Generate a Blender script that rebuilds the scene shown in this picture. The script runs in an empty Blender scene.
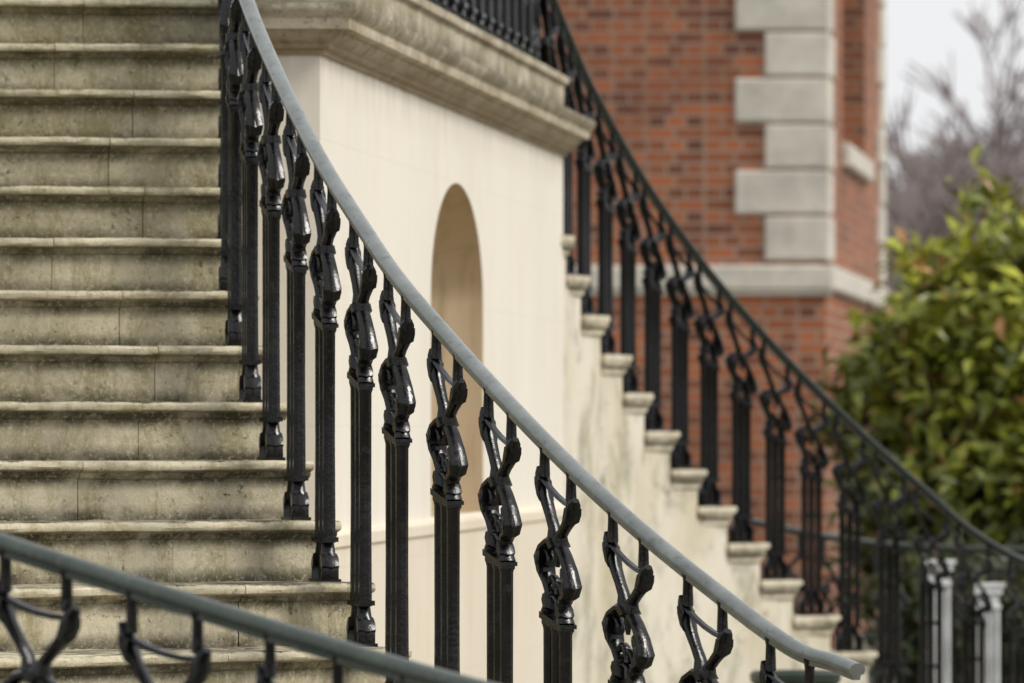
import bpy, math, random, bmesh
from mathutils import Vector, Matrix, noise
random.seed(7)
sc=bpy.context.scene
sc.view_settings.view_transform='Standard'; sc.view_settings.look='None'; sc.view_settings.exposure=0
GZ=-1.578

# ------------------------------------------------------------ helpers
def link(o,parent=None):
    sc.collection.objects.link(o)
    if parent: o.parent=parent
    return o
def empty(name):
    e=bpy.data.objects.new(name,None); e.empty_display_size=.2
    return link(e)
class MB:
    def __init__(s): s.v=[];s.f=[];s.xf=None
    def add(s,vs,fs):
        b=len(s.v)
        for p in vs: s.v.append(tuple(s.xf(p)) if s.xf else tuple(p))
        for f in fs: s.f.append(tuple(i+b for i in f))
    def box(s,c,h):
        cx,cy,cz=c;a,b,d=h
        vs=[(cx+i*a,cy+j*b,cz+k*d) for i in(-1,1) for j in(-1,1) for k in(-1,1)]
        s.add(vs,[(0,1,3,2),(4,6,7,5),(0,4,5,1),(2,3,7,6),(0,2,6,4),(1,5,7,3)])
    def ell(s,c,r,nu=8,nv=6):
        vs=[];fs=[]
        for j in range(nv+1):
            t=math.pi*j/nv
            for i in range(nu):
                p=2*math.pi*i/nu
                vs.append((c[0]+r[0]*math.sin(t)*math.cos(p),c[1]+r[1]*math.sin(t)*math.sin(p),c[2]+r[2]*math.cos(t)))
        for j in range(nv):
            for i in range(nu):
                k=(i+1)%nu
                fs.append((j*nu+i,(j+1)*nu+i,(j+1)*nu+k,j*nu+k))
        s.add(vs,fs)
    def tube(s,pts,a,b,sides=8):
        n=len(pts);vs=[];fs=[]
        for i,(u,w) in enumerate(pts):
            p0=pts[max(0,i-1)];p1=pts[min(n-1,i+1)]
            tu=p1[0]-p0[0];tw=p1[1]-p0[1];l=math.hypot(tu,tw) or 1
            nu,nw=-tw/l,tu/l
            aa=a[i] if isinstance(a,(list,tuple)) else a
            bb=b[i] if isinstance(b,(list,tuple)) else b
            for k in range(sides):
                t=2*math.pi*(k+.5)/sides
                c,sn=math.cos(t),math.sin(t)
                m=1/max(abs(c),abs(sn))**.5
                vs.append((u+nu*aa*c*m,bb*sn*m,w+nw*aa*c*m))
        for i in range(n-1):
            for k in range(sides):
                m=(k+1)%sides
                fs.append((i*sides+k,i*sides+m,(i+1)*sides+m,(i+1)*sides+k))
        fs.append(tuple(range(sides))[::-1]);fs.append(tuple((n-1)*sides+k for k in range(sides)))
        s.add(vs,fs)
    def plate(s,poly,t):
        """flat cast leaf: polygon in (u,w), bevelled, half thickness t"""
        n=len(poly);cu=sum(p[0] for p in poly)/n;cw=sum(p[1] for p in poly)/n
        vs=[(u,0,w) for u,w in poly]
        for sg in(-1,1):
            vs+=[(cu+(u-cu)*.62,sg*t,cw+(w-cw)*.62) for u,w in poly]
        fs=[]
        for q,sg in((n,-1),(2*n,1)):
            fs+=[(i,(i+1)%n,q+(i+1)%n,q+i) for i in range(n)]
            fs.append(tuple(q+i for i in range(n)))
        s.add(vs,fs)
    def obj(s,name,mat,parent=None,smooth=False,auto=None):
        me=bpy.data.meshes.new(name);me.from_pydata(s.v,[],s.f);me.update()
        bm=bmesh.new();bm.from_mesh(me);bmesh.ops.recalc_face_normals(bm,faces=bm.faces);bm.to_mesh(me);bm.free()
        me.materials.append(mat)
        if smooth:
            me.polygons.foreach_set('use_smooth',[True]*len(me.polygons))
            if auto is not None:
                me.set_sharp_from_angle(angle=math.radians(auto))
        o=bpy.data.objects.new(name,me)
        return link(o,parent)
def catmull(P,per=6):
    out=[]
    n=len(P)
    for i in range(n-1):
        p0=P[max(i-1,0)];p1=P[i];p2=P[i+1];p3=P[min(i+2,n-1)]
        for j in range(per):
            t=j/per
            out.append(tuple(.5*((2*p1[k])+(-p0[k]+p2[k])*t+(2*p0[k]-5*p1[k]+4*p2[k]-p3[k])*t*t+(-p0[k]+3*p1[k]-3*p2[k]+p3[k])*t**3) for k in range(len(p1))))
    out.append(tuple(P[-1]))
    return out
def interp(T,x):
    T=sorted(T)
    if x<=T[0][0]: return T[0][1]
    for (a,b),(c,d) in zip(T,T[1:]):
        if x<=c: return b+(d-b)*(x-a)/(c-a)
    return T[-1][1]

# ------------------------------------------------------------ materials
class NT:
    def __init__(s,name):
        s.m=bpy.data.materials.new(name);s.m.use_nodes=True;s.t=s.m.node_tree
        s.b=s.t.nodes['Principled BSDF']
    def n(s,t,**k):
        nd=s.t.nodes.new(t)
        for a,b in k.items(): setattr(nd,a,b)
        return nd
    def l(s,a,b): s.t.links.new(a,b)
    def geo(s):
        return s.n('ShaderNodeNewGeometry').outputs['Position']
    def mapping(s,vec,scale):
        m=s.n('ShaderNodeMapping');m.inputs['Scale'].default_value=scale;s.l(vec,m.inputs['Vector']);return m.outputs[0]
    def noise(s,vec,scale,detail=5,rough=.6,dist=0):
        m=s.n('ShaderNodeTexNoise');m.inputs['Scale'].default_value=scale;m.inputs['Detail'].default_value=min(detail,5)
        m.inputs['Roughness'].default_value=rough;m.inputs['Distortion'].default_value=dist
        s.l(vec,m.inputs['Vector']);return m.outputs['Fac']
    def ramp(s,fac,stops):
        r=s.n('ShaderNodeValToRGB');e=r.color_ramp.elements
        while len(e)<len(stops): e.new(.5)
        for i,(p,c) in enumerate(stops):
            e[i].position=p;e[i].color=(c,c,c,1) if not isinstance(c,tuple) else (*c,1)
        s.l(fac,r.inputs[0]);return r.outputs[0]
    def mix(s,f,a,b,mode='MIX'):
        m=s.n('ShaderNodeMix',data_type='RGBA',blend_type=mode)
        for i,x in ((0,f),(6,a),(7,b)):
            if isinstance(x,(int,float)): m.inputs[i].default_value=x if i==0 else (x,x,x,1)
            elif isinstance(x,tuple): m.inputs[i].default_value=(*x,1)
            else: s.l(x,m.inputs[i])
        return m.outputs[2]
    def math(s,op,a,b=0,c=0):
        m=s.n('ShaderNodeMath',operation=op)
        for i,x in enumerate((a,b,c)):
            if isinstance(x,(int,float)): m.inputs[i].default_value=x
            else: s.l(x,m.inputs[i])
        return m.outputs[0]
    def bump(s,h,st,dist):
        b=s.n('ShaderNodeBump');b.inputs['Strength'].default_value=st;b.inputs['Distance'].default_value=dist
        s.l(h,b.inputs['Height']);s.l(b.outputs[0],s.b.inputs['Normal'])

def stone_steps(name,z0,r,base,dirt,dark,moss,amt=.62):
    M=NT(name);P=M.geo()
    sep=M.n('ShaderNodeSeparateXYZ');M.l(P,sep.inputs[0]);z=sep.outputs[2]
    big=M.noise(P,1.9,5,.65,.5);mid=M.noise(P,9,5,.75,.3);fine=M.noise(P,70,4,.75)
    col=M.mix(M.ramp(big,[(.40,0.0),(.60,1.0)]),base,tuple(x*.76 for x in base))
    st=M.noise(M.mapping(P,(6,6,2.2)),1.5,5,.78,.5)
    col=M.mix(M.math('MULTIPLY',M.ramp(st,[(.46,0.),(.60,1.)]),.70),col,dirt)
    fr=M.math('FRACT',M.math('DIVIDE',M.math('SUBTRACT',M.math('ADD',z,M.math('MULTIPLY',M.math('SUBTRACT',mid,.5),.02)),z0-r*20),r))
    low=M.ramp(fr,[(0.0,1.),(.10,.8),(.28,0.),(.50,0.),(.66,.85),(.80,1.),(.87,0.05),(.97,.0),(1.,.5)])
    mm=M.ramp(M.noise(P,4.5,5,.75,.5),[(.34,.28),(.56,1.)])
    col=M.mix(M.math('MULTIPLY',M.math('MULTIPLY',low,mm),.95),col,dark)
    hz=M.n('ShaderNodeMapRange');hz.inputs[1].default_value=-.1;hz.inputs[2].default_value=1.0
    M.l(z,hz.inputs[0])
    alg=M.math('MULTIPLY',hz.outputs[0],M.ramp(M.noise(P,2.6,5,.78,.8),[(.36,.25),(.56,1.)]))
    col=M.mix(M.math('MULTIPLY',alg,amt),col,moss)
    ms=M.ramp(fr,[(0.,1.),(.22,.6),(.45,0.)])
    msn=M.ramp(M.noise(P,7.5,5,.8,.4),[(.53,0.),(.65,1.)])
    col=M.mix(M.math('MULTIPLY',M.math('MULTIPLY',ms,msn),.6),col,(.11,.11,.035))
    sp=M.ramp(M.noise(P,44,5,.8),[(.57,0.),(.64,1.)])
    spm=M.ramp(M.noise(P,5.3,4,.7),[(.42,0.15),(.60,1.)])
    col=M.mix(M.math('MULTIPLY',M.math('MULTIPLY',sp,spm),.88),col,dark)
    lt=M.ramp(M.noise(P,80,4,.8),[(.54,0.),(.66,1.)])
    col=M.mix(M.math('MULTIPLY',lt,.34),col,tuple(min(1,x*1.35) for x in base))
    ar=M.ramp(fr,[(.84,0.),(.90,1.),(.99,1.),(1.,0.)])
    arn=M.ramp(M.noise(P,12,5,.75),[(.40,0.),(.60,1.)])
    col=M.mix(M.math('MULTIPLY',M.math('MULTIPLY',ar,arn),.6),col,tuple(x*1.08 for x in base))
    M.l(col,M.b.inputs['Base Color']);M.b.inputs['Roughness'].default_value=.9
    M.b.inputs['Specular IOR Level'].default_value=.25
    M.bump(M.math('ADD',M.math('MULTIPLY',fine,.5),mid),.8,.008)
    return M.m
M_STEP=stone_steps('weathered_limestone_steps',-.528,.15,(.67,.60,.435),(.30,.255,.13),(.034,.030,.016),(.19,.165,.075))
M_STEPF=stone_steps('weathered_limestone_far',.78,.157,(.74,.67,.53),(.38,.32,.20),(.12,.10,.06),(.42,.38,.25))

def cream(name,base,stain,amt):
    M=NT(name);P=M.geo()
    big=M.noise(P,1.1,5,.6,.3);fine=M.noise(P,45,5,.7)
    col=M.mix(M.ramp(big,[(.35,0.),(.65,1.)]),base,tuple(x*.94 for x in base))
    st=M.noise(M.mapping(P,(5,1.3,.5)),2.2,5,.7,.3)
    col=M.mix(M.math('MULTIPLY',M.ramp(st,[(.5,0.),(.72,1.)]),amt),col,stain)
    sep=M.n('ShaderNodeSeparateXYZ');M.l(P,sep.inputs[0])
    mr=M.n('ShaderNodeMapRange');mr.inputs[1].default_value=.95;mr.inputs[2].default_value=1.10;M.l(sep.outputs[2],mr.inputs[0])
    wn=M.ramp(M.noise(M.mapping(P,(3,3,.4)),2.5,5,.7),[(.40,0.),(.60,1.)])
    col=M.mix(M.math('MULTIPLY',M.math('MULTIPLY',mr.outputs[0],wn),.40),col,tuple(x*.6 for x in stain))
    def line(v,per,w):
        f=M.math('FRACT',M.math('DIVIDE',v,per))
        return M.math('LESS_THAN',f,w/per)
    j=M.math('MAXIMUM',line(M.math('ADD',sep.outputs[2],5.03),.42,.004),line(M.math('ADD',sep.outputs[1],.3),1.15,.016))
    col=M.mix(M.math('MULTIPLY',j,.16),col,tuple(x*.55 for x in base))
    M.l(col,M.b.inputs['Base Color']);M.b.inputs['Roughness'].default_value=.85
    M.bump(fine,.25,.003)
    return M.m
M_WALL=cream('cream_stucco',(.84,.78,.675),(.70,.60,.46),.3)
M_PLINTH=cream('cream_stucco_plinth',(.79,.70,.565),(.60,.48,.32),.5)
M_NICHE=cream('cream_stucco_niche_shaded',(.57,.45,.30),(.32,.23,.125),.85)  # wall stucco with the recess shadow painted in as darker brown, plus stains

def cornice_mat():
    M=NT('weathered_cornice_stone');P=M.geo()
    st=M.noise(M.mapping(P,(2.5,1.2,2.5)),2.2,5,.7,.2)
    col=M.mix(M.math('MULTIPLY',M.ramp(st,[(.38,0.),(.60,1.)]),.85),(.62,.55,.42),(.30,.245,.145))
    g=M.n('ShaderNodeNewGeometry');s2=M.n('ShaderNodeSeparateXYZ');M.l(g.outputs['Normal'],s2.inputs[0])
    up=M.ramp(s2.outputs[2],[(.25,0.),(.8,1.)])
    col=M.mix(M.math('MULTIPLY',up,.8),col,(.13,.12,.065))
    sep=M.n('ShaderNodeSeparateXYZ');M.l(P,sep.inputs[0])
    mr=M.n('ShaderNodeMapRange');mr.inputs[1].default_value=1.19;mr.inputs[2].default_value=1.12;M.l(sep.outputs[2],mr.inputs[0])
    col=M.mix(M.math('MULTIPLY',mr.outputs[0],.62),col,(.27,.18,.09))  # shadow of the cornice underside, painted brown over the lower mouldings
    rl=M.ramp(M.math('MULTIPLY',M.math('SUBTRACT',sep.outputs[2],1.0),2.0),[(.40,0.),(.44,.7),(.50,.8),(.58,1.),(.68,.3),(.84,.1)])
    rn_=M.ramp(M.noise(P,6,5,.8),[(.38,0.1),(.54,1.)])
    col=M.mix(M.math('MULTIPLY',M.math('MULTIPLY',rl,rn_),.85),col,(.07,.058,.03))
    sp=M.ramp(M.noise(P,22,5,.85),[(.54,0.),(.62,1.)])
    col=M.mix(M.math('MULTIPLY',sp,.6),col,(.09,.072,.04))
    M.l(col,M.b.inputs['Base Color']);M.b.inputs['Roughness'].default_value=.92
    M.bump(M.noise(P,30,5,.75),.4,.006)
    return M.m
M_CORN=cornice_mat()

def far_wall():
    M=NT('stained_stair_wall');P=M.geo()
    st=M.noise(M.mapping(P,(1.4,1.4,.7)),1.3,4,.6,.1)
    col=M.mix(M.ramp(st,[(.42,0.),(.64,1.)]),(.76,.70,.58),(.56,.49,.34))
    bl=M.ramp(M.noise(M.mapping(P,(1.6,1.6,.9)),2.1,5,.75,.2),[(.49,0.),(.64,1.)])
    col=M.mix(M.math('MULTIPLY',bl,.62),col,(.20,.185,.11))
    bl=M.ramp(M.noise(P,6,5,.8,.2),[(.56,0.),(.67,1.)])
    col=M.mix(M.math('MULTIPLY',bl,.5),col,(.08,.07,.045))
    M.l(col,M.b.inputs['Base Color']);M.b.inputs['Roughness'].default_value=.9
    M.bump(M.noise(P,40,4,.7),.3,.004)
    return M.m
M_FW=far_wall()

def black_paint(name,c,rough,bs=.5,metal=0.,sc_=30,spec=.5,dust=0.,dc=(.12,.11,.09)):
    M=NT(name);P=M.geo()
    n=M.noise(P,sc_,3,.6);n2=M.noise(P,9,5,.7)
    col=M.mix(M.ramp(n2,[(.4,0.),(.7,1.)]),c,tuple(x*1.5+.001 for x in c))
    if dust>0:
        d_=M.ramp(M.noise(P,26,5,.8),[(.54,0.),(.66,1.)])
        col=M.mix(M.math('MULTIPLY',d_,dust),col,dc)
        M.l(M.mix(M.math('MULTIPLY',d_,.6),M.ramp(n2,[(.3,rough*.7),(.7,rough*1.5)]),.5),M.b.inputs['Roughness'])
    else:
        M.l(M.ramp(n2,[(.3,rough*.7),(.7,rough*1.5)]),M.b.inputs['Roughness'])
    M.l(col,M.b.inputs['Base Color']);M.b.inputs['Metallic'].default_value=metal
    M.b.inputs['Specular IOR Level'].default_value=spec
    M.bump(n,bs,.004)
    return M.m
M_IRON=black_paint('black_gloss_iron_paint',(.0025,.0025,.003),.20,.3,0,50,.42,.25,(.05,.047,.042))
M_IRONF=black_paint('black_satin_iron_paint',(.0035,.0035,.004),.28,.2,0,30,.28)
M_RAIL=black_paint('worn_grey_handrail',(.17,.185,.175),.19,.05,.45,35,.6,.5,(.05,.06,.045))
M_RAILG=black_paint('green_grey_handrail',(.04,.052,.042),.22,.05,.15,30,.6,.4,(.13,.14,.11))
M_RAILD=black_paint('dark_green_handrail',(.014,.019,.012),.38,.12)
M_WHITE=black_paint('white_iron_paint',(.62,.63,.64),.5,.2)

def brick_mat():
    M=NT('red_brick');uv=M.n('ShaderNodeUVMap').outputs[0]
    def bt(c1,c2,mo,bias):
        b=M.n('ShaderNodeTexBrick');b.offset=.5;b.squash=.62;b.squash_frequency=2
        b.inputs['Scale'].default_value=1;b.inputs['Brick Width'].default_value=.215;b.inputs['Row Height'].default_value=.0845
        b.inputs['Mortar Size'].default_value=.0105;b.inputs['Mortar Smooth'].default_value=.2;b.inputs['Bias'].default_value=bias
        b.inputs['Color1'].default_value=(*c1,1);b.inputs['Color2'].default_value=(*c2,1);b.inputs['Mortar'].default_value=(*mo,1)
        M.l(uv,b.inputs['Vector']);return b.outputs[0]
    b=bt((.43,.135,.050),(.09,.032,.022),(.33,.245,.185),-.10)
    n=M.noise(uv,.7,5,.65,.3);n2=M.noise(uv,6,4,.7)
    col=M.mix(M.math('MULTIPLY',M.ramp(n,[(.42,0.),(.62,1.)]),.40),b,(.14,.058,.034))
    col=M.mix(M.math('MULTIPLY',M.ramp(n2,[(.50,0.),(.64,1.)]),.28),col,(.40,.16,.07))
    M.l(col,M.b.inputs['Base Color']);M.b.inputs['Roughness'].default_value=.9
    return M.m
M_BRICK=brick_mat()
def simple(name,c,rough=.8,var=.2,sc_=6):
    M=NT(name);P=M.geo();n=M.noise(P,sc_,5,.7)
    col=M.mix(M.ramp(n,[(.35,0.),(.65,1.)]),c,tuple(x*(1-var) for x in c))
    M.l(col,M.b.inputs['Base Color']);M.b.inputs['Roughness'].default_value=rough
    return M.m
M_QUOIN=simple('portland_stone_quoins',(.70,.65,.56),.85,.30,2.6)
M_GLASS=simple('dark_window_glass',(.03,.035,.04),.1)
M_WPAINT=simple('white_window_paint',(.75,.75,.72),.5,.1)
M_PLANT=simple('green_glazed_planter',(.02,.035,.022),.4,.3)

# ------------------------------------------------------------ stair builder
PROF=[(.020,0),(.028,-.002),(.033,-.008),(.034,-.015),(.031,-.022),(.022,-.026),(.014,-.028),(.013,-.034),(.008,-.041),(.0,-.046)]
def stair(parent,rows,r,mstep,mwall,seed=1,lat=.03):
    rnd=random.Random(seed)
    nos=MB();body=MB()
    for i in range(1,len(rows)):
        I,O,z=rows[i];Ib,Ob,_=rows[i-1]
        I,O,Ib,Ob=[Vector(a) for a in (I,O,Ib,Ob)]
        d=(O-I);W=d.length;d/=W
        m=Vector((-d.y,d.x))
        if m.dot(I-Ib)<0: m=-m
        cuts=[0.]
        x=rnd.uniform(.22,.75)
        while x<W-.3:
            cuts.append(x/W);x+=rnd.uniform(.75,1.15)
        cuts.append(1.)
        for a,b in zip(cuts,cuts[1:]):
            ga=0 if a==0 else .0010/W; gb=0 if b==1 else .0010/W
            dz=rnd.uniform(-.0015,.0015);dd=rnd.uniform(-.002,.002)
            t0=a+ga-(lat/W if a==0 else 0);t1=b-gb
            ns=max(3,int((t1-t0)*W/.025))
            vs=[];fs=[];K=len(PROF)+2
            for s_ in range(ns+1):
                t=t0+(t1-t0)*s_/ns
                F=I+(O-I)*t;B=Ib+(Ob-Ib)*t
                back=-(F-B).dot(m)-.004
                sec=[(back,0)]+PROF+[(back,-.046)]
                chip=rnd.random()<.05
                wv=noise.noise(Vector((F.x*5,F.y*5,z*9)))*.0040
                wz=noise.noise(Vector((F.x*3+9,F.y*3,z*9)))*.0035
                for q,(dd_,zz) in enumerate(sec):
                    j=0;jz=0
                    if 0<q<K-1:
                        j=wv+rnd.uniform(-.0012,.0012)-(.007 if chip and q in(2,3,4) else 0)
                        jz=wz+rnd.uniform(-.0006,.0006)
                    p=F+m*(dd_+j+(dd if q>0 and q<K-1 else 0))
                    vs.append((p.x,p.y,z+zz+dz+jz))
            for s_ in range(ns):
                for q in range(K):
                    q2=(q+1)%K
                    fs.append((s_*K+q,s_*K+q2,(s_+1)*K+q2,(s_+1)*K+q))
            fs.append(tuple(range(K)));fs.append(tuple(ns*K+q for q in range(K))[::-1])
            nos.add(vs,fs)
            t0=a+ga;vs=[]
            for t in (t0,t1):
                F=I+(O-I)*t+m*dd;B=Ib+(Ob-Ib)*t
                for p,zz in ((B,z-.04),(F,z-.04),(F,GZ-.05),(B,GZ-.05)):
                    vs.append((p.x,p.y,zz))
            body.add(vs,[(0,1,5,4),(1,2,6,5),(2,3,7,6),(3,0,4,7),(0,3,2,1),(4,5,6,7)])
    nos.obj('step_nosings',mstep,parent,True,35)
    body.obj('risers',mwall,parent)

# ------------------------------------------------------------ balusters
def baluster(mb,base,T,slope,h):
    """cast-iron panel: two stems, angular cup, waist, broad leaf-sided scroll, collar, three reeds, splayed foot"""
    N=Vector((-T[1],T[0],0));Tv=Vector((T[0],T[1],0))
    def xf(p):
        u,v,w=p
        bl=min(1,max(0,(w-(h-.42))/.10))
        q=base+Tv*u+N*v;return (q.x,q.y,base.z+w+slope*u*bl)
    mb.xf=xf
    for s in (-1,1):
        mb.tube([(s*.070,h+.012),(s*.070,h-.010),(s*.070,h-.062)],[.012,.0085,.009],[.014,.011,.013],8)
        # angular cup side
        mb.tube([(s*.091,h-.050),(s*.082,h-.062),(s*.076,h-.088),(s*.060,h-.112),(s*.034,h-.142),(s*.018,h-.160),(s*.014,h-.182)],
                [.006,.011,.0115,.010,.009,.010,.013],[.010,.017,.018,.016,.014,.015,.019],8)
        mb.plate([(s*.070,h-.066),(s*.092,h-.060),(s*.090,h-.084),(s*.072,h-.118),(s*.050,h-.128)],.019)
        # lower scroll with pointed leaf shoulder
        mb.tube([(s*.012,h-.186),(s*.040,h-.198),(s*.066,h-.222),(s*.078,h-.250),(s*.066,h-.276),(s*.044,h-.292),(s*.034,h-.310),(s*.034,h-.332),(s*.046,h-.356)],
                [.010,.009,.010,.012,.011,.010,.009,.009,.012],[.017,.017,.019,.023,.022,.019,.017,.017,.020],8)
        mb.plate([(s*.046,h-.208),(s*.078,h-.226),(s*.092,h-.252),(s*.074,h-.284),(s*.046,h-.300),(s*.056,h-.254)],.021)
        mb.plate([(s*.020,h-.300),(s*.046,h-.312),(s*.056,h-.334),(s*.040,h-.356),(s*.016,h-.345)],.019)
        # inner volutes
        mb.tube(catmull([(s*.068,h-.240),(s*.052,h-.222),(s*.036,h-.230),(s*.036,h-.250),(s*.048,h-.254)],2),.0055,.012,6)
        mb.tube(catmull([(s*.040,h-.296),(s*.024,h-.274),(s*.009,h-.272),(s*.005,h-.290),(s*.016,h-.296)],2),.0055,.012,6)
        for v_ in (-1,1):
            mb.ell((s*.070,v_*.018,h-.254),(.010,.007,.020),6,5)
    mb.tube([(-.074,h-.072),(-.035,h-.078),(0,h-.080),(.035,h-.078),(.074,h-.072)],.0055,.010,6)
    mb.plate([(-.030,h-.186),(0,h-.168),(.030,h-.186),(0,h-.206)],.024)
    mb.tube([(0,h-.19),(0,h-.240)],[.010,.003],[.014,.006],6)
    mb.tube([(-.034,h-.320),(0,h-.308),(.034,h-.320)],.006,.015,6)
    mb.box((0,0,h-.362),(.056,.021,.006))
    mb.box((0,0,h-.373),(.051,.017,.005))
    for u in (-.040,0,.040):
        mb.tube([(u,h-.376),(u,h-.388),(u,.5*(h-.4)+.04),(u,.10)],[.0155,.0130,.0125,.0130],[.019,.0155,.015,.0165],8)
    for w in (.26,.46):
        mb.box((0,0,w*(h-.4)/.6),(.037,.004,.008))
    mb.box((0,0,.108),(.055,.021,.006))
    for s in (-1,1):
        mb.tube([(s*.026,.10),(s*.032,.075),(s*.046,.055),(s*.052,.030),(s*.044,.0)],[.010,.010,.012,.012,.013],[.016,.018,.021,.022,.024],8)
        mb.plate([(s*.030,.085),(s*.056,.066),(s*.068,.040),(s*.052,.020),(s*.036,.04)],.022)
    mb.tube([(0,.10),(0,.0)],.012,.016,6)
    mb.box((0,0,.004),(.060,.027,.006))
    mb.xf=None
def sweep_rail(mb,P,w=.0205,h=.026):
    prof=[]
    for k in range(14):   # rounded moulded top
        a=math.radians(-25+230*k/13)
        prof.append((w*math.cos(a),h*.62*math.sin(a)))
    prof+=[(-w*.5,-h*.42),(-w*.5,-h*.80),(w*.5,-h*.80),(w*.5,-h*.42)]
    K=len(prof);vs=[];fs=[]
    for i,p in enumerate(P):
        a=Vector(P[max(0,i-1)]);b=Vector(P[min(len(P)-1,i+1)])
        t=(b-a).normalized();s=Vector((t.y,-t.x,0)).normalized();up=s.cross(t)
        if up.z<0: up=-up
        for (x,y) in prof:
            q=Vector(p)+s*x+up*y;vs.append(tuple(q))
    for i in range(len(P)-1):
        for k in range(K):
            m=(k+1)%K
            fs.append((i*K+k,i*K+m,(i+1)*K+m,(i+1)*K+k))
    fs.append(tuple(range(K)));fs.append(tuple((len(P)-1)*K+k for k in range(K))[::-1])
    mb.add(vs,fs)
def railing(name,path,bal,mrail,miron=None):
    root=empty(name)
    P=catmull(path,8)
    mb=MB();sweep_rail(mb,P);mb.obj('handrail',mrail,root,True,40)
    b=MB()
    for (x,y,zb) in bal:
        k=min(range(len(P)),key=lambda i:(P[i][0]-x)**2+(P[i][1]-y)**2)
        a=Vector(P[max(0,k-2)]);c=Vector(P[min(len(P)-1,k+2)])
        t=c-a;hl=math.hypot(t.x,t.y);T=(t.x/hl,t.y/hl);sl=t.z/hl
        d=(x-P[k][0])*T[0]+(y-P[k][1])*T[1]
        zr=P[k][2]+sl*d
        baluster(b,Vector((x,y,zb)),T,sl,zr-.018-zb)
    b.obj('balusters',miron or M_IRON,root,True,38)
    return root

# ------------------------------------------------------------ NEAR STAIR
Z=lambda n:-.528+.15*n
PN={13:(-.853,22.29),12:(-.846,21.96),11:(-.837,21.63),10:(-.827,21.30),9:(-.814,20.97),8:(-.801,20.64),7:(-.789,20.31),6:(-.772,19.98),5:(-.739,19.65),4:(-.687,19.32),3:(-.621,18.99),2:(-.547,18.66),1:(-.465,18.33),0:(-.369,18.0),-1:(-.276,17.67),-2:(-.153,17.35),-3:(-.028,17.04),-4:(.104,16.73),-5:(.259,16.43),-6:(.423,16.14),-7:(.599,15.87),-8:(.78,15.62)}
off={-1:1.045,-2:1.05,-3:1.062,-4:1.075,-5:1.08,-6:1.095,-7:1.115}
ns=list(range(13,-8,-1))
path=[(-.86,22.65,Z(13)+1.1)]+[(PN[n][0],PN[n][1],Z(n)+off.get(n,1.03)) for n in ns]
path+=[(.69,15.75,-.495),(.735,15.68,-.512)]
TH=[(-8,89),(-7,86),(-4,70),(0,40),(5,20),(11,8),(14,5)]
WW=[(-8,4.3),(-4,4.15),(0,3.6),(5,3.4),(11,3.3),(14,3.3)]
def inner(n):
    a=Vector(PN[n]);b=Vector(PN[max(-8,n-1)])
    mid=(a+b)/2;t=(b-a).normalized()
    nn=Vector((-t.y,t.x))
    if nn.x<0: nn=-nn
    return mid+nn*.037
def outer(n):
    th=math.radians(interp(TH,n));w=interp(WW,n);I=inner(n)
    return I+Vector((-math.cos(th),-math.sin(th)))*w
rows=[((-.86+.04,22.6),(-4.2,22.4),Z(14))]
for n in range(13,-7,-1):
    rows.append((tuple(inner(n)),tuple(outer(n)),Z(n)))
st=empty('stone_staircase')
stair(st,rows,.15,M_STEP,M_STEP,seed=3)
railing('stair_railing',path,[(PN[n][0],PN[n][1],Z(n)-.002) for n in ns],M_RAIL)
op=[]
for n in range(13,-7,-1):
    o=outer(n);i_=inner(n);d=(o-i_).normalized();o=o-d*.07
    op.append((o.x,o.y,Z(n)+1.03))
op.append((.35,11.35,Z(-6)+.93))
def resample(P,step,ph=.5):
    Q=catmull(P,10);out=[];acc=step*ph
    for a,b in zip(Q,Q[1:]):
        L=math.hypot(b[0]-a[0],b[1]-a[1])
        while acc<L:
            t=acc/L;out.append(tuple(a[k]+(b[k]-a[k])*t for k in range(3)));acc+=step
        acc-=L
    return out
ob=[(x,y,z-1.05) for x,y,z in resample(op,.285,.86)]
railing('stair_railing',op,ob,M_RAILG)

# ------------------------------------------------------------ LANDING
A=Vector((-.560,21.5));B=Vector((.205,29.5))
land=empty('landing_block')
d=(B-A);Lw=d.length;d/=Lw;nrm=Vector((d.y,-d.x))
def wp(L,z,dep=0):
    p=A+d*L-nrm*dep
    return (p.x,p.y,z)
Lc=3.92;a_=.875;rz=.40;zs=.45;zf=-.29;ztop=1.20;bdep=.55
XL=-.80
w=MB()
w.add([wp(0,GZ),wp(0,ztop),wp(Lc-a_,ztop),wp(Lc-a_,GZ)],[(0,1,2,3)])
w.add([wp(Lc+a_,GZ),wp(Lc+a_,ztop),wp(Lw,ztop),wp(Lw,GZ)],[(0,1,2,3)])
w.add([wp(Lc-a_,GZ),wp(Lc-a_,zf),wp(Lc+a_,zf),wp(Lc+a_,GZ)],[(0,1,2,3)])
NA=40
for i in range(NA):
    t0=math.pi*i/NA;t1=math.pi*(i+1)/NA
    x0=Lc-a_*math.cos(t0);x1=Lc-a_*math.cos(t1)
    w.add([wp(x0,zs+rz*math.sin(t0)),wp(x0,ztop),wp(x1,ztop),wp(x1,zs+rz*math.sin(t1))],[(0,1,2,3)])
w.add([(XL,21.5,GZ),(XL,21.5,ztop),(A.x,A.y,ztop),(A.x,A.y,GZ)],[(0,1,2,3)])
w.add([(XL,21.5,GZ),(XL,21.5,ztop),(XL,22.7,ztop),(XL,22.7,GZ)],[(0,1,2,3)])
w.add([(B.x,B.y,GZ),(B.x,B.y,ztop),(B.x-.5,B.y+.05,ztop),(B.x-.5,B.y+.05,GZ)],[(0,1,2,3)])
w.obj('front_wall',M_WALL,land)
nb=MB();vs=[];fs=[];NP=28
lev=[(zf,1.)]+[(zf+(zs-zf)*k/4,1.) for k in range(1,5)]
for k in range(1,15):
    t=math.pi/2*k/14;lev.append((zs+rz*math.sin(t),max(.002,math.cos(t))))
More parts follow.
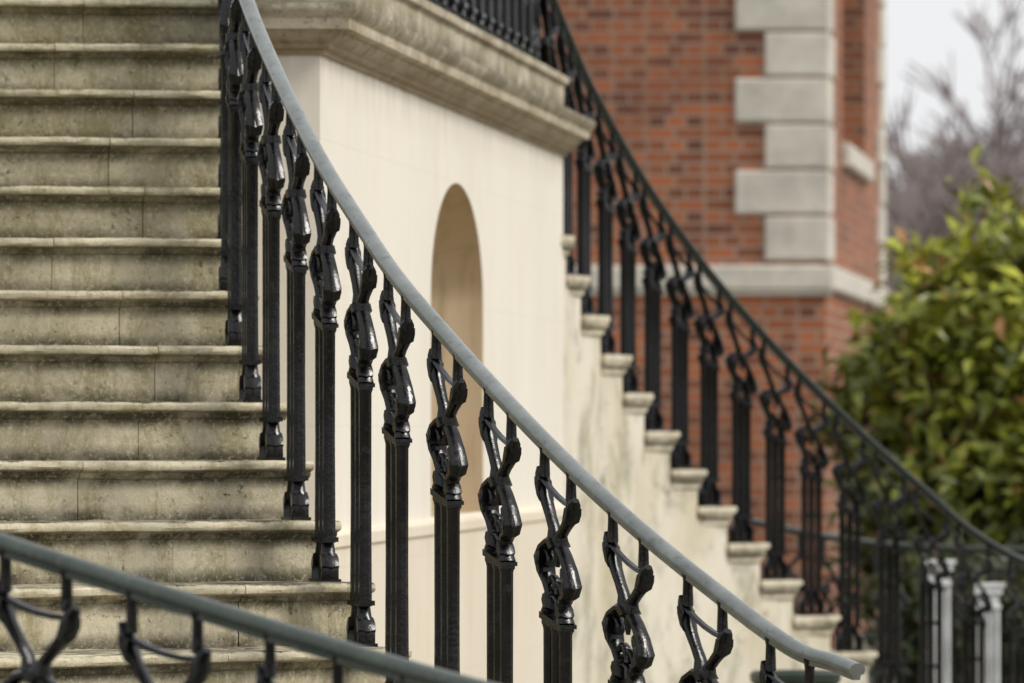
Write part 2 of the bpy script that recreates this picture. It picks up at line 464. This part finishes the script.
for (z,s_) in lev:
    for i in range(NP+1):
        ph=math.pi*i/NP
        vs.append(wp(Lc-a_*s_*math.cos(ph),z,bdep*s_*math.sin(ph)))
for j in range(len(lev)-1):
    for i in range(NP):
        fs.append((j*(NP+1)+i,j*(NP+1)+i+1,(j+1)*(NP+1)+i+1,(j+1)*(NP+1)+i))
nb.add(vs,fs)
nb.add([wp(Lc-a_,zf-.001,-.0)]+[wp(Lc-a_*math.cos(math.pi*i/NP),zf,bdep*math.sin(math.pi*i/NP)) for i in range(1,NP)]+[wp(Lc+a_,zf-.001)],[tuple(range(NP+1))])
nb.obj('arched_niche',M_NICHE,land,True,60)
def offs(path,p):
    out=[]
    for i,P_ in enumerate(path):
        P_=Vector(P_)
        dirs=[]
        if i>0: dirs.append((P_-Vector(path[i-1])).normalized())
        if i<len(path)-1: dirs.append((Vector(path[i+1])-P_).normalized())
        n_=[Vector((q.y,-q.x)) for q in dirs]
        if len(n_)==1: out.append(P_+n_[0]*p)
        else:
            b=(n_[0]+n_[1]);out.append(P_+b*(p/ (b.length_squared/2)))
    return out
def sweep_prof(mb,path,prof,seg=.25,jit=.0):
    cols=[offs(path,p) for p,z in prof]
    pts=[]
    for k in range(len(prof)):
        line=[]
        c=cols[k]
        for i in range(len(c)-1):
            n_=max(1,int((Vector(path[i+1])-Vector(path[i])).length/seg))
            for j in range(n_): line.append(c[i].lerp(c[i+1],j/n_))
        line.append(c[-1]);pts.append(line)
    M_=len(pts[0]);K=len(prof);vs=[];fs=[]
    rr=random.Random(5)
    for i in range(M_):
        for k in range(K):
            j=rr.uniform(-jit,jit)
            vs.append((pts[k][i].x+j,pts[k][i].y+j,prof[k][1]+rr.uniform(-jit,jit)))
    for i in range(M_-1):
        for k in range(K-1):
            fs.append((i*K+k,i*K+k+1,(i+1)*K+k+1,(i+1)*K+k))
    mb.add(vs,fs)
cp=[(XL,21.5),tuple(A),tuple(B),(B.x-.6,B.y+.06)]
c=MB()
sweep_prof(c,cp,[(0.0,1.095),(.012,1.095),(.014,1.108),(.030,1.114),(.032,1.126),(.044,1.134),(.060,1.146),(.066,1.152),(.068,1.162),(.096,1.166),(.098,1.196),(.102,1.200),(.110,1.206),(.118,1.216),(.121,1.226),(.121,1.238),(.114,1.242),(.020,1.275),(.005,1.285),(.002,1.30),(.002,1.375),(.02,1.385),(.022,1.410),(.015,1.416),(-.20,1.420)],jit=.0012,seg=.12)
c.obj('cornice',M_CORN,land,True,28)
pl=MB()
sweep_prof(pl,cp[:3]+[(B.x-.5,B.y+.05)],[(-.002,-.300),(.020,-.304),(.026,-.312),(.026,-.345),(.016,-.352),(.016,GZ+.35),(.045,GZ+.33),(.045,GZ-.02)])
pl.obj('plinth',M_PLINTH,land,True,28)
tp=MB()
tp.add([(-1.0,22.62,1.418),(A.x-.2,21.75,1.418),(B.x-.2,B.y-.1,1.418),(-4.6,29.6,1.418),(-4.6,22.45,1.418)],[(0,1,2,3,4)])
tp.obj('landing_floor',M_STEP,land)
LP=[];LB=[]
for k in range(0,25):
    p=A+d*(.12+k*.325)-nrm*.10
    LP.append((p.x,p.y,2.47));LB.append((p.x,p.y,1.418))
railing('landing_railing',LP,LB,M_RAILD,M_IRONF)

# ------------------------------------------------------------ FAR STAIR
FE=[(-4,.045,28.4),(-3,.078,28.75),(-2,.122,29.05),(-1,.175,29.35),(0,.253,29.6),(1,.316,29.83),(2,.400,30.06),(3,.493,30.27),(4,.587,30.46),(5,.699,30.65),(6,.816,30.82),(7,.946,30.99),(8,1.09,31.14),(9,1.235,31.27),(10,1.398,31.40),(11,1.561,31.51),(12,1.737,31.60),(13,1.917,31.67),(14,2.102,31.73),(15,2.29,31.78)]
FZ=lambda k:.78-.157*k
fd={k:(x,y) for k,x,y in FE}
def fdir(k):
    a=Vector(fd[max(-4,k-2)]);b=Vector(fd[min(15,k+2)]);t=(b-a).normalized()
    return t,Vector((-t.y,t.x))
rows=[((.01,28.1),(-3.2,28.3),FZ(-5))]
fin=[];fout=[]
LAT=.030
for k in range(-4,15):
    t,o=fdir(k);E=Vector(fd[k])-t*.03
    O=E+o*3.2
    rows.append((tuple(E+o*LAT),tuple(O),FZ(k)))
    E2=Vector(fd[k])+ (Vector(fd[max(-4,k-1)])-Vector(fd[k]))*.5
    q=E2+o*(LAT+.04);fin.append((q.x,q.y,FZ(k)))
    q=O-o*.06;fout.append((q.x,q.y,FZ(k)))
fs_=empty('stone_staircase')
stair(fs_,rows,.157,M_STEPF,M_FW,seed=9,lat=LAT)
br=MB()
for k in range(-1,15):
    t,o=fdir(k);E=Vector(fd[k])-t*.03+o*LAT
    z=FZ(k)-.044
    Lb=(Vector(fd[k])-Vector(fd[max(-4,k-1)])).length
    pr=[(.0,0),(.020,0),(.020,-.010),(.006,-.018),(.002,-.030),(-.02,-.036),(-Lb*.5,-.036),(-Lb+.004,-.036),(-Lb+.004,0)]
    vs=[]
    for dep in (-.014,.02):
        for a,b in pr:
            p=E+t*a+o*dep
            vs.append((p.x,p.y,z+b))
    K=len(pr)
    br.add(vs,[(i,(i+1)%K,K+(i+1)%K,K+i) for i in range(K)]+[tuple(range(K)),tuple(range(K,2*K))[::-1]])
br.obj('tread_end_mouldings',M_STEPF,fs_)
fp=[(x,y,z+.98) for x,y,z in fin]+[(2.25,31.86,GZ+1.0),(2.5,31.9,GZ+1.0)]
railing('stair_railing',fp,fin+[(2.22,31.86,GZ),(2.45,31.9,GZ)],M_RAILD,M_IRONF)
fo=[(x,y,z+1.0) for x,y,z in fout]+[(1.85,35.0,GZ+1.03),(2.9,35.1,GZ+1.0)]
fob=[(x,y,z-1.02) for x,y,z in resample(fo,.27)]
fob=[b for b in fob if b[0]>-2]
railing('stair_railing',fo,[(x,y,max(z,GZ)) for x,y,z in fob],M_RAILD,M_IRONF)
for (x,y,hh) in ((1.93,33.3,1.0),(2.14,33.1,.90)):
    mb=MB();r_=empty('white_baluster_post')
    for i in range(5):
        u=x+(i-2)*.021
        mb.xf=lambda p,u=u,y=y:(u+p[0],y+p[1],GZ+p[2])
        mb.tube([(0,.06),(0,.5),(0,hh-.13)],[.0100,.0095,.009],[.03,.028,.026],8)
    mb.xf=None
    for (a,b,c_,e_) in ((hh-.115,.056,.034,.010),(hh-.085,.046,.028,.02),(hh-.045,.062,.038,.014),(hh-.018,.074,.044,.010),(.045,.062,.038,.022),(.012,.072,.045,.016)):
        mb.box((x,y,GZ+a),(b,c_,e_))
    mb.obj('post',M_WHITE,r_,True,38)
r_=empty('planter_tub')
mb=MB();prf=[(.0,-1.55),(.11,GZ),(.12,-1.5),(.14,-1.0),(.145,-.90),(.16,-.885),(.162,-.86),(.150,-.85),(.132,-.856),(.128,-.92),(0,-.93)]
vs=[];fs=[];NN=24
for (rr_,zz) in prf:
    for i in range(NN):
        a=2*math.pi*i/NN;vs.append((1.0+rr_*math.cos(a),26+rr_*math.sin(a),zz))
for j in range(len(prf)-1):
    for i in range(NN):
        fs.append((j*NN+i,j*NN+(i+1)%NN,(j+1)*NN+(i+1)%NN,(j+1)*NN+i))
mb.add(vs,fs);mb.obj('tub',M_PLANT,r_,True,40)

# ------------------------------------------------------------ BRICK HOUSE
house=empty('brick_house')
C=Vector((2.215,52.0));fx=Vector((-.9955,.0943));rx=Vector((.0943,.9955))
def uvwall(name,O,D,segs,mat):
    vs=[];fs=[];uv=[]
    for (u0,u1,z0,z1) in segs:
        b=len(vs)
        for u,z in ((u0,z0),(u1,z0),(u1,z1),(u0,z1)):
            p=O+D*u;vs.append((p.x,p.y,z));uv.append((u+20,z+20))
        fs.append((b,b+1,b+2,b+3))
    me=bpy.data.meshes.new(name);me.from_pydata(vs,[],fs);me.materials.append(mat)
    l=me.uv_layers.new(name='UVMap')
    for i,lp in enumerate(me.loops): l.data[i].uv=uv[lp.vertex_index]
    return link(bpy.data.objects.new(name,me),house)
uvwall('front_brick',C,fx,[(0,9,GZ-.1,8)],M_BRICK)
LR=8.9
wu0,wu1,wz0,wz1=2.3,5.9,2.12,4.6
uvwall('return_brick',C,rx,[(0,wu0,GZ-.1,8),(wu1,LR,GZ-.1,8),(wu0,wu1,GZ-.1,wz0),(wu0,wu1,wz1,8)],M_BRICK)
inn=Vector((-rx.y,rx.x))
uvwall('window_reveal',C+rx*wu1,inn,[(0,.35,wz0,wz1)],M_BRICK)
uvwall('window_reveal_near',C+rx*wu0,inn,[(0,.35,wz0,wz1)],M_BRICK)
uvwall('window_glass',C+rx*wu0+inn*.34,rx,[(0,wu1-wu0,wz0,wz1)],M_GLASS)
uvwall('back_brick',C+rx*LR,inn,[(0,9,GZ-.1,8)],M_BRICK)
def obox(mb,O,D,u0,u1,n_,p0,p1,z0,z1,bev=.012):
    vs=[]
    for u,z in ((u0,z0),(u1,z0),(u1,z1),(u0,z1)):
        q=O+D*u+n_*p0;vs.append((q.x,q.y,z))
    for u,z in ((u0,z0),(u1,z0),(u1,z1),(u0,z1)):
        q=O+D*u+n_*(p1-bev);vs.append((q.x,q.y,z))
    for u,z in ((u0+bev,z0+bev),(u1-bev,z0+bev),(u1-bev,z1-bev),(u0+bev,z1-bev)):
        q=O+D*u+n_*p1;vs.append((q.x,q.y,z))
    fs=[(8,9,10,11)]
    for b in (0,4):
        for i in range(4):
            j=(i+1)%4;fs.append((b+i,b+j,b+4+j,b+4+i))
    mb.add(vs,fs)
fn=Vector((-.0943,-.9955));rn=Vector((.9955,-.0943))
q=MB()
k=0;hq=.325;zz=1.19
while zz<8:
    lng=(k%2==1)
    obox(q,C,fx,-.032,(.64 if lng else .43),fn,-.02,.035,zz+.006,zz+hq-.006,.018)
    obox(q,C,rx,-.030,(.46 if lng else .67),rn,-.02,.033,zz+.006,zz+hq-.006,.018)
    obox(q,C,rx,LR-(.9 if lng else .6),LR+.03,rn,-.02,.036,zz+.006,zz+hq-.006,.018)
    zz+=hq;k+=1
q.obj('quoins',M_QUOIN,house)
q=MB()
obox(q,C,fx,-.06,9,fn,-.02,.065,.985,1.165,.02)
obox(q,C,fx,-.045,9,fn,-.02,.045,.95,.983,.01)
obox(q,C,rx,-.058,LR+.06,rn,-.02,.063,.985,1.165,.02)
q.obj('belt_course',M_QUOIN,house)
q=MB()
obox(q,C,rx,wu0-.15,wu1+.15,rn,-.3,.07,wz0-.18,wz0-.002,.02)
q.obj('window_sill',M_QUOIN,house)
q=MB()
for u in (wu0+.05,wu0+1.2,wu0+2.4,wu1-.05): obox(q,C,rx,u-.05,u+.05,rn,-.335,-.27,wz0,wz1)
q.obj('window_frame',M_WPAINT,house)
q=MB()
obox(q,C,fx,-.15,9.1,fn,-9,.15,8,8.25);q.obj('parapet',M_QUOIN,house)

# ------------------------------------------------------------ GROUND
g=MB();S=400
g.add([(-S,-20,GZ),(S,-20,GZ),(S,2*S,GZ),(-S,2*S,GZ)],[(0,1,2,3)])
M=NT('gravel_and_grass');P=M.geo()
col=M.mix(M.ramp(M.noise(P,.25,5,.6),[(.45,0.),(.55,1.)]),(.22,.19,.15),(.07,.095,.035))
col=M.mix(.4,col,M.ramp(M.noise(P,40,5,.8),[(.3,(.05,.045,.035)),(.7,(.35,.31,.25))]))
M.l(col,M.b.inputs['Base Color']);M.b.inputs['Roughness'].default_value=.95
g.obj('ground',M.m)

# ------------------------------------------------------------ FOLIAGE
def leafmat(name):
    M=NT(name)
    a=M.n('ShaderNodeAttribute');a.attribute_name='Col'
    M.l(a.outputs['Color'],M.b.inputs['Base Color']);M.b.inputs['Roughness'].default_value=.38
    return M.m
M_LEAF=leafmat('evergreen_leaves')
def seg(mb,a,b,r0,r1,sides=4):
    t=(b-a)
    if t.length<1e-5:return
    t=t.normalized();s=t.cross(Vector((.3,.2,1))).normalized();u=s.cross(t)
    vs=[]
    for p,r in ((a,r0),(b,r1)):
        for k in range(sides):
            an=2*math.pi*k/sides;vs.append(tuple(p+s*r*math.cos(an)+u*r*math.sin(an)))
    mb.add(vs,[(k,(k+1)%sides,sides+(k+1)%sides,sides+k) for k in range(sides)])
M_BARK=simple('bark',(.10,.075,.055),.9,.4,8)
M_TWIG=simple('distant_bare_twigs',(.31,.255,.245),.95,.3,.8)
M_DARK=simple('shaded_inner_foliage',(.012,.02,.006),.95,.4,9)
def bush(name,c,rad,nclump,nleaf,size,seed,pal):
    rnd=random.Random(seed);vs=[];fs=[];cl=[]
    root=empty(name)
    for _ in range(nclump):
        th=rnd.uniform(0,2*math.pi);cz=rnd.uniform(-.95,1)
        rr=rnd.uniform(.72,1.03)
        s=math.sqrt(1-cz*cz)
        dirv=Vector((s*math.cos(th),s*math.sin(th),cz))
        lump=1+.26*noise.noise(dirv*2.3+Vector((seed,0,0)))
        cc=Vector((c[0]+dirv.x*rad[0]*rr*lump,c[1]+dirv.y*rad[1]*rr*lump,c[2]+dirv.z*rad[2]*rr*lump))
        if cc.z<GZ+.05: cc.z=GZ+rnd.uniform(.05,.4)
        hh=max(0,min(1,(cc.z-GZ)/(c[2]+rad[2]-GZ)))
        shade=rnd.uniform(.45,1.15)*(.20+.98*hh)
        tone=rnd.random()*.5+.5*hh
        for _ in range(nleaf):
            g1=[max(-1.7,min(1.7,rnd.gauss(0,1))) for _ in range(3)]
            p=cc+Vector((g1[0]*.10,g1[1]*.10,g1[2]*.09))*(size/.15)
            L=size*rnd.uniform(.7,1.25);Wd=L*rnd.uniform(.34,.46)
            ax=Vector((rnd.gauss(0,1),rnd.gauss(0,1),rnd.gauss(.1,.8))).normalized()
            ax=(ax+dirv*.5).normalized()
            ref=(dirv*.9+Vector((rnd.gauss(0,.5),rnd.gauss(0,.5),1+rnd.gauss(0,.4)))).normalized()
            sd=ax.cross(ref)
            if sd.length<.05: continue
            sd.normalize();upv=sd.cross(ax)
            b=len(vs)
            vs+= [tuple(p),tuple(p+ax*L*.5+sd*Wd*.5+upv*L*.08),tuple(p+ax*L-upv*L*.12),tuple(p+ax*L*.5-sd*Wd*.5+upv*L*.08),tuple(p+ax*L*.5)]
            fs+=[(b,b+1,b+4),(b+1,b+2,b+4),(b+2,b+3,b+4),(b+3,b,b+4)]
            t=min(1,max(0,tone+rnd.uniform(-.3,.3)))
            base=[pal[0][i]+(pal[1][i]-pal[0][i])*t for i in range(3)]
            if rnd.random()<.07: base=pal[2]
            k=shade*rnd.uniform(.7,1.25)
            cl+= [(base[0]*k,base[1]*k,base[2]*k,1)]*4
    me=bpy.data.meshes.new('leaves');me.from_pydata(vs,[],fs)
    ca=me.color_attributes.new('Col','FLOAT_COLOR','CORNER')
    flat=[]
    for x in cl: flat+=list(x)*3
    ca.data.foreach_set('color',flat)
    me.materials.append(M_LEAF);link(bpy.data.objects.new('leaves',me),root)
    mb=MB()
    for _ in range(14):
        th=rnd.uniform(0,6.28);e=Vector((c[0]+math.cos(th)*rad[0]*.7,c[1]+math.sin(th)*rad[1]*.7,c[2]+rad[2]*rnd.uniform(0,.7)))
        b0=Vector((c[0]+rnd.uniform(-.2,.2),c[1]+rnd.uniform(-.2,.2),GZ))
        seg(mb,b0,b0.lerp(e,.5)+Vector((0,0,.2)),.035,.022);seg(mb,b0.lerp(e,.5)+Vector((0,0,.2)),e,.022,.008)
    mb.obj('stems',M_BARK,root)
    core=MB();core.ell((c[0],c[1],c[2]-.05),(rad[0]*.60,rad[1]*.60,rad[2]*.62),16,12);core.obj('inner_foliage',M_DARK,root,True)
pal=[(.06,.11,.012),(.46,.46,.042),(.52,.27,.09)]
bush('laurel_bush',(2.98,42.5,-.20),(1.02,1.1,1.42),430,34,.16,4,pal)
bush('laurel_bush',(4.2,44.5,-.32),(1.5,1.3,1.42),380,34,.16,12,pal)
bush('laurel_bush',(3.0,38.8,-1.15),(1.0,.8,.55),160,30,.13,15,[(.03,.05,.012),(.09,.11,.02),(.2,.12,.06)])

def bare_tree(x,y,h,seed):
    rnd=random.Random(seed);root=empty('bare_tree');mb=MB();tw=MB()
    def rec(p,dv,L,r,lv):
        q=p+dv*L
        seg(mb if lv<3 else tw,p,q,r,r*.7,5 if lv<2 else 3)
        if lv>=6:return
        for _ in range(3 if lv<5 else 4):
            dn=(dv+Vector((rnd.gauss(0,.5),rnd.gauss(0,.5),rnd.gauss(.12,.3)))).normalized()
            rec(p.lerp(q,rnd.uniform(.45,1)),dn,L*rnd.uniform(.68,.86),max(.020,r*.6),lv+1)
    rec(Vector((x,y,GZ)),Vector((0,0,1)),h*.27,h*.018,0)
    rec(Vector((x,y,GZ+h*.15)),Vector((.35,0,.93)).normalized(),h*.22,h*.013,1)
    rec(Vector((x,y,GZ+h*.15)),Vector((-.35,0,.93)).normalized(),h*.20,h*.012,1)
    mb.obj('trunk_and_limbs',M_TWIG,root);tw.obj('twigs',M_TWIG,root)
bare_tree(7.3,112,8.2,2);bare_tree(8.6,118,10.0,5);bare_tree(6.7,122,6.6,8);bare_tree(8.2,106,8.4,13)
bush('background_hedge',(9,90,-.2),(6,2,2.4),420,24,.4,21,[(.10,.09,.07),(.15,.15,.07),(.22,.15,.13)])

# ------------------------------------------------------------ LIGHT
sun_el=math.radians(44);az=math.radians(112)
wd=bpy.data.worlds.new('World');sc.world=wd;wd.use_nodes=True;nt=wd.node_tree
bg=nt.nodes['Background'];sky=nt.nodes.new('ShaderNodeTexSky');sky.sky_type='NISHITA';sky.sun_disc=False
sky.sun_elevation=sun_el;sky.sun_rotation=az;sky.dust_density=4;sky.ozone_density=1
mx=nt.nodes.new('ShaderNodeMix');mx.data_type='RGBA';mx.inputs[0].default_value=.84
nt.links.new(sky.outputs[0],mx.inputs[6]);mx.inputs[7].default_value=(10.0,10.1,10.3,1)
nt.links.new(mx.outputs[2],bg.inputs[0]);bg.inputs[1].default_value=.1
sl=bpy.data.lights.new('sun','SUN');sl.energy=2.0;sl.angle=math.radians(16);sl.color=(1,.965,.90)
so=bpy.data.objects.new('sun',sl);link(so)
sd=Vector((math.sin(az)*math.cos(sun_el),math.cos(az)*math.cos(sun_el),math.sin(sun_el)))
so.rotation_euler=sd.to_track_quat('Z','Y').to_euler()

# ------------------------------------------------------------ CAMERA
cam=bpy.data.cameras.new('camera');co=bpy.data.objects.new('camera',cam);link(co)
co.location=(0,0,0);co.rotation_euler=(math.radians(90),0,0)
cam.sensor_width=36;cam.lens=7368/1024*36;cam.shift_y=(430-341.5)/1024
cam.clip_start=.5;cam.clip_end=2000
cam.dof.use_dof=True;cam.dof.focus_distance=17.2;cam.dof.aperture_fstop=8
sc.camera=co
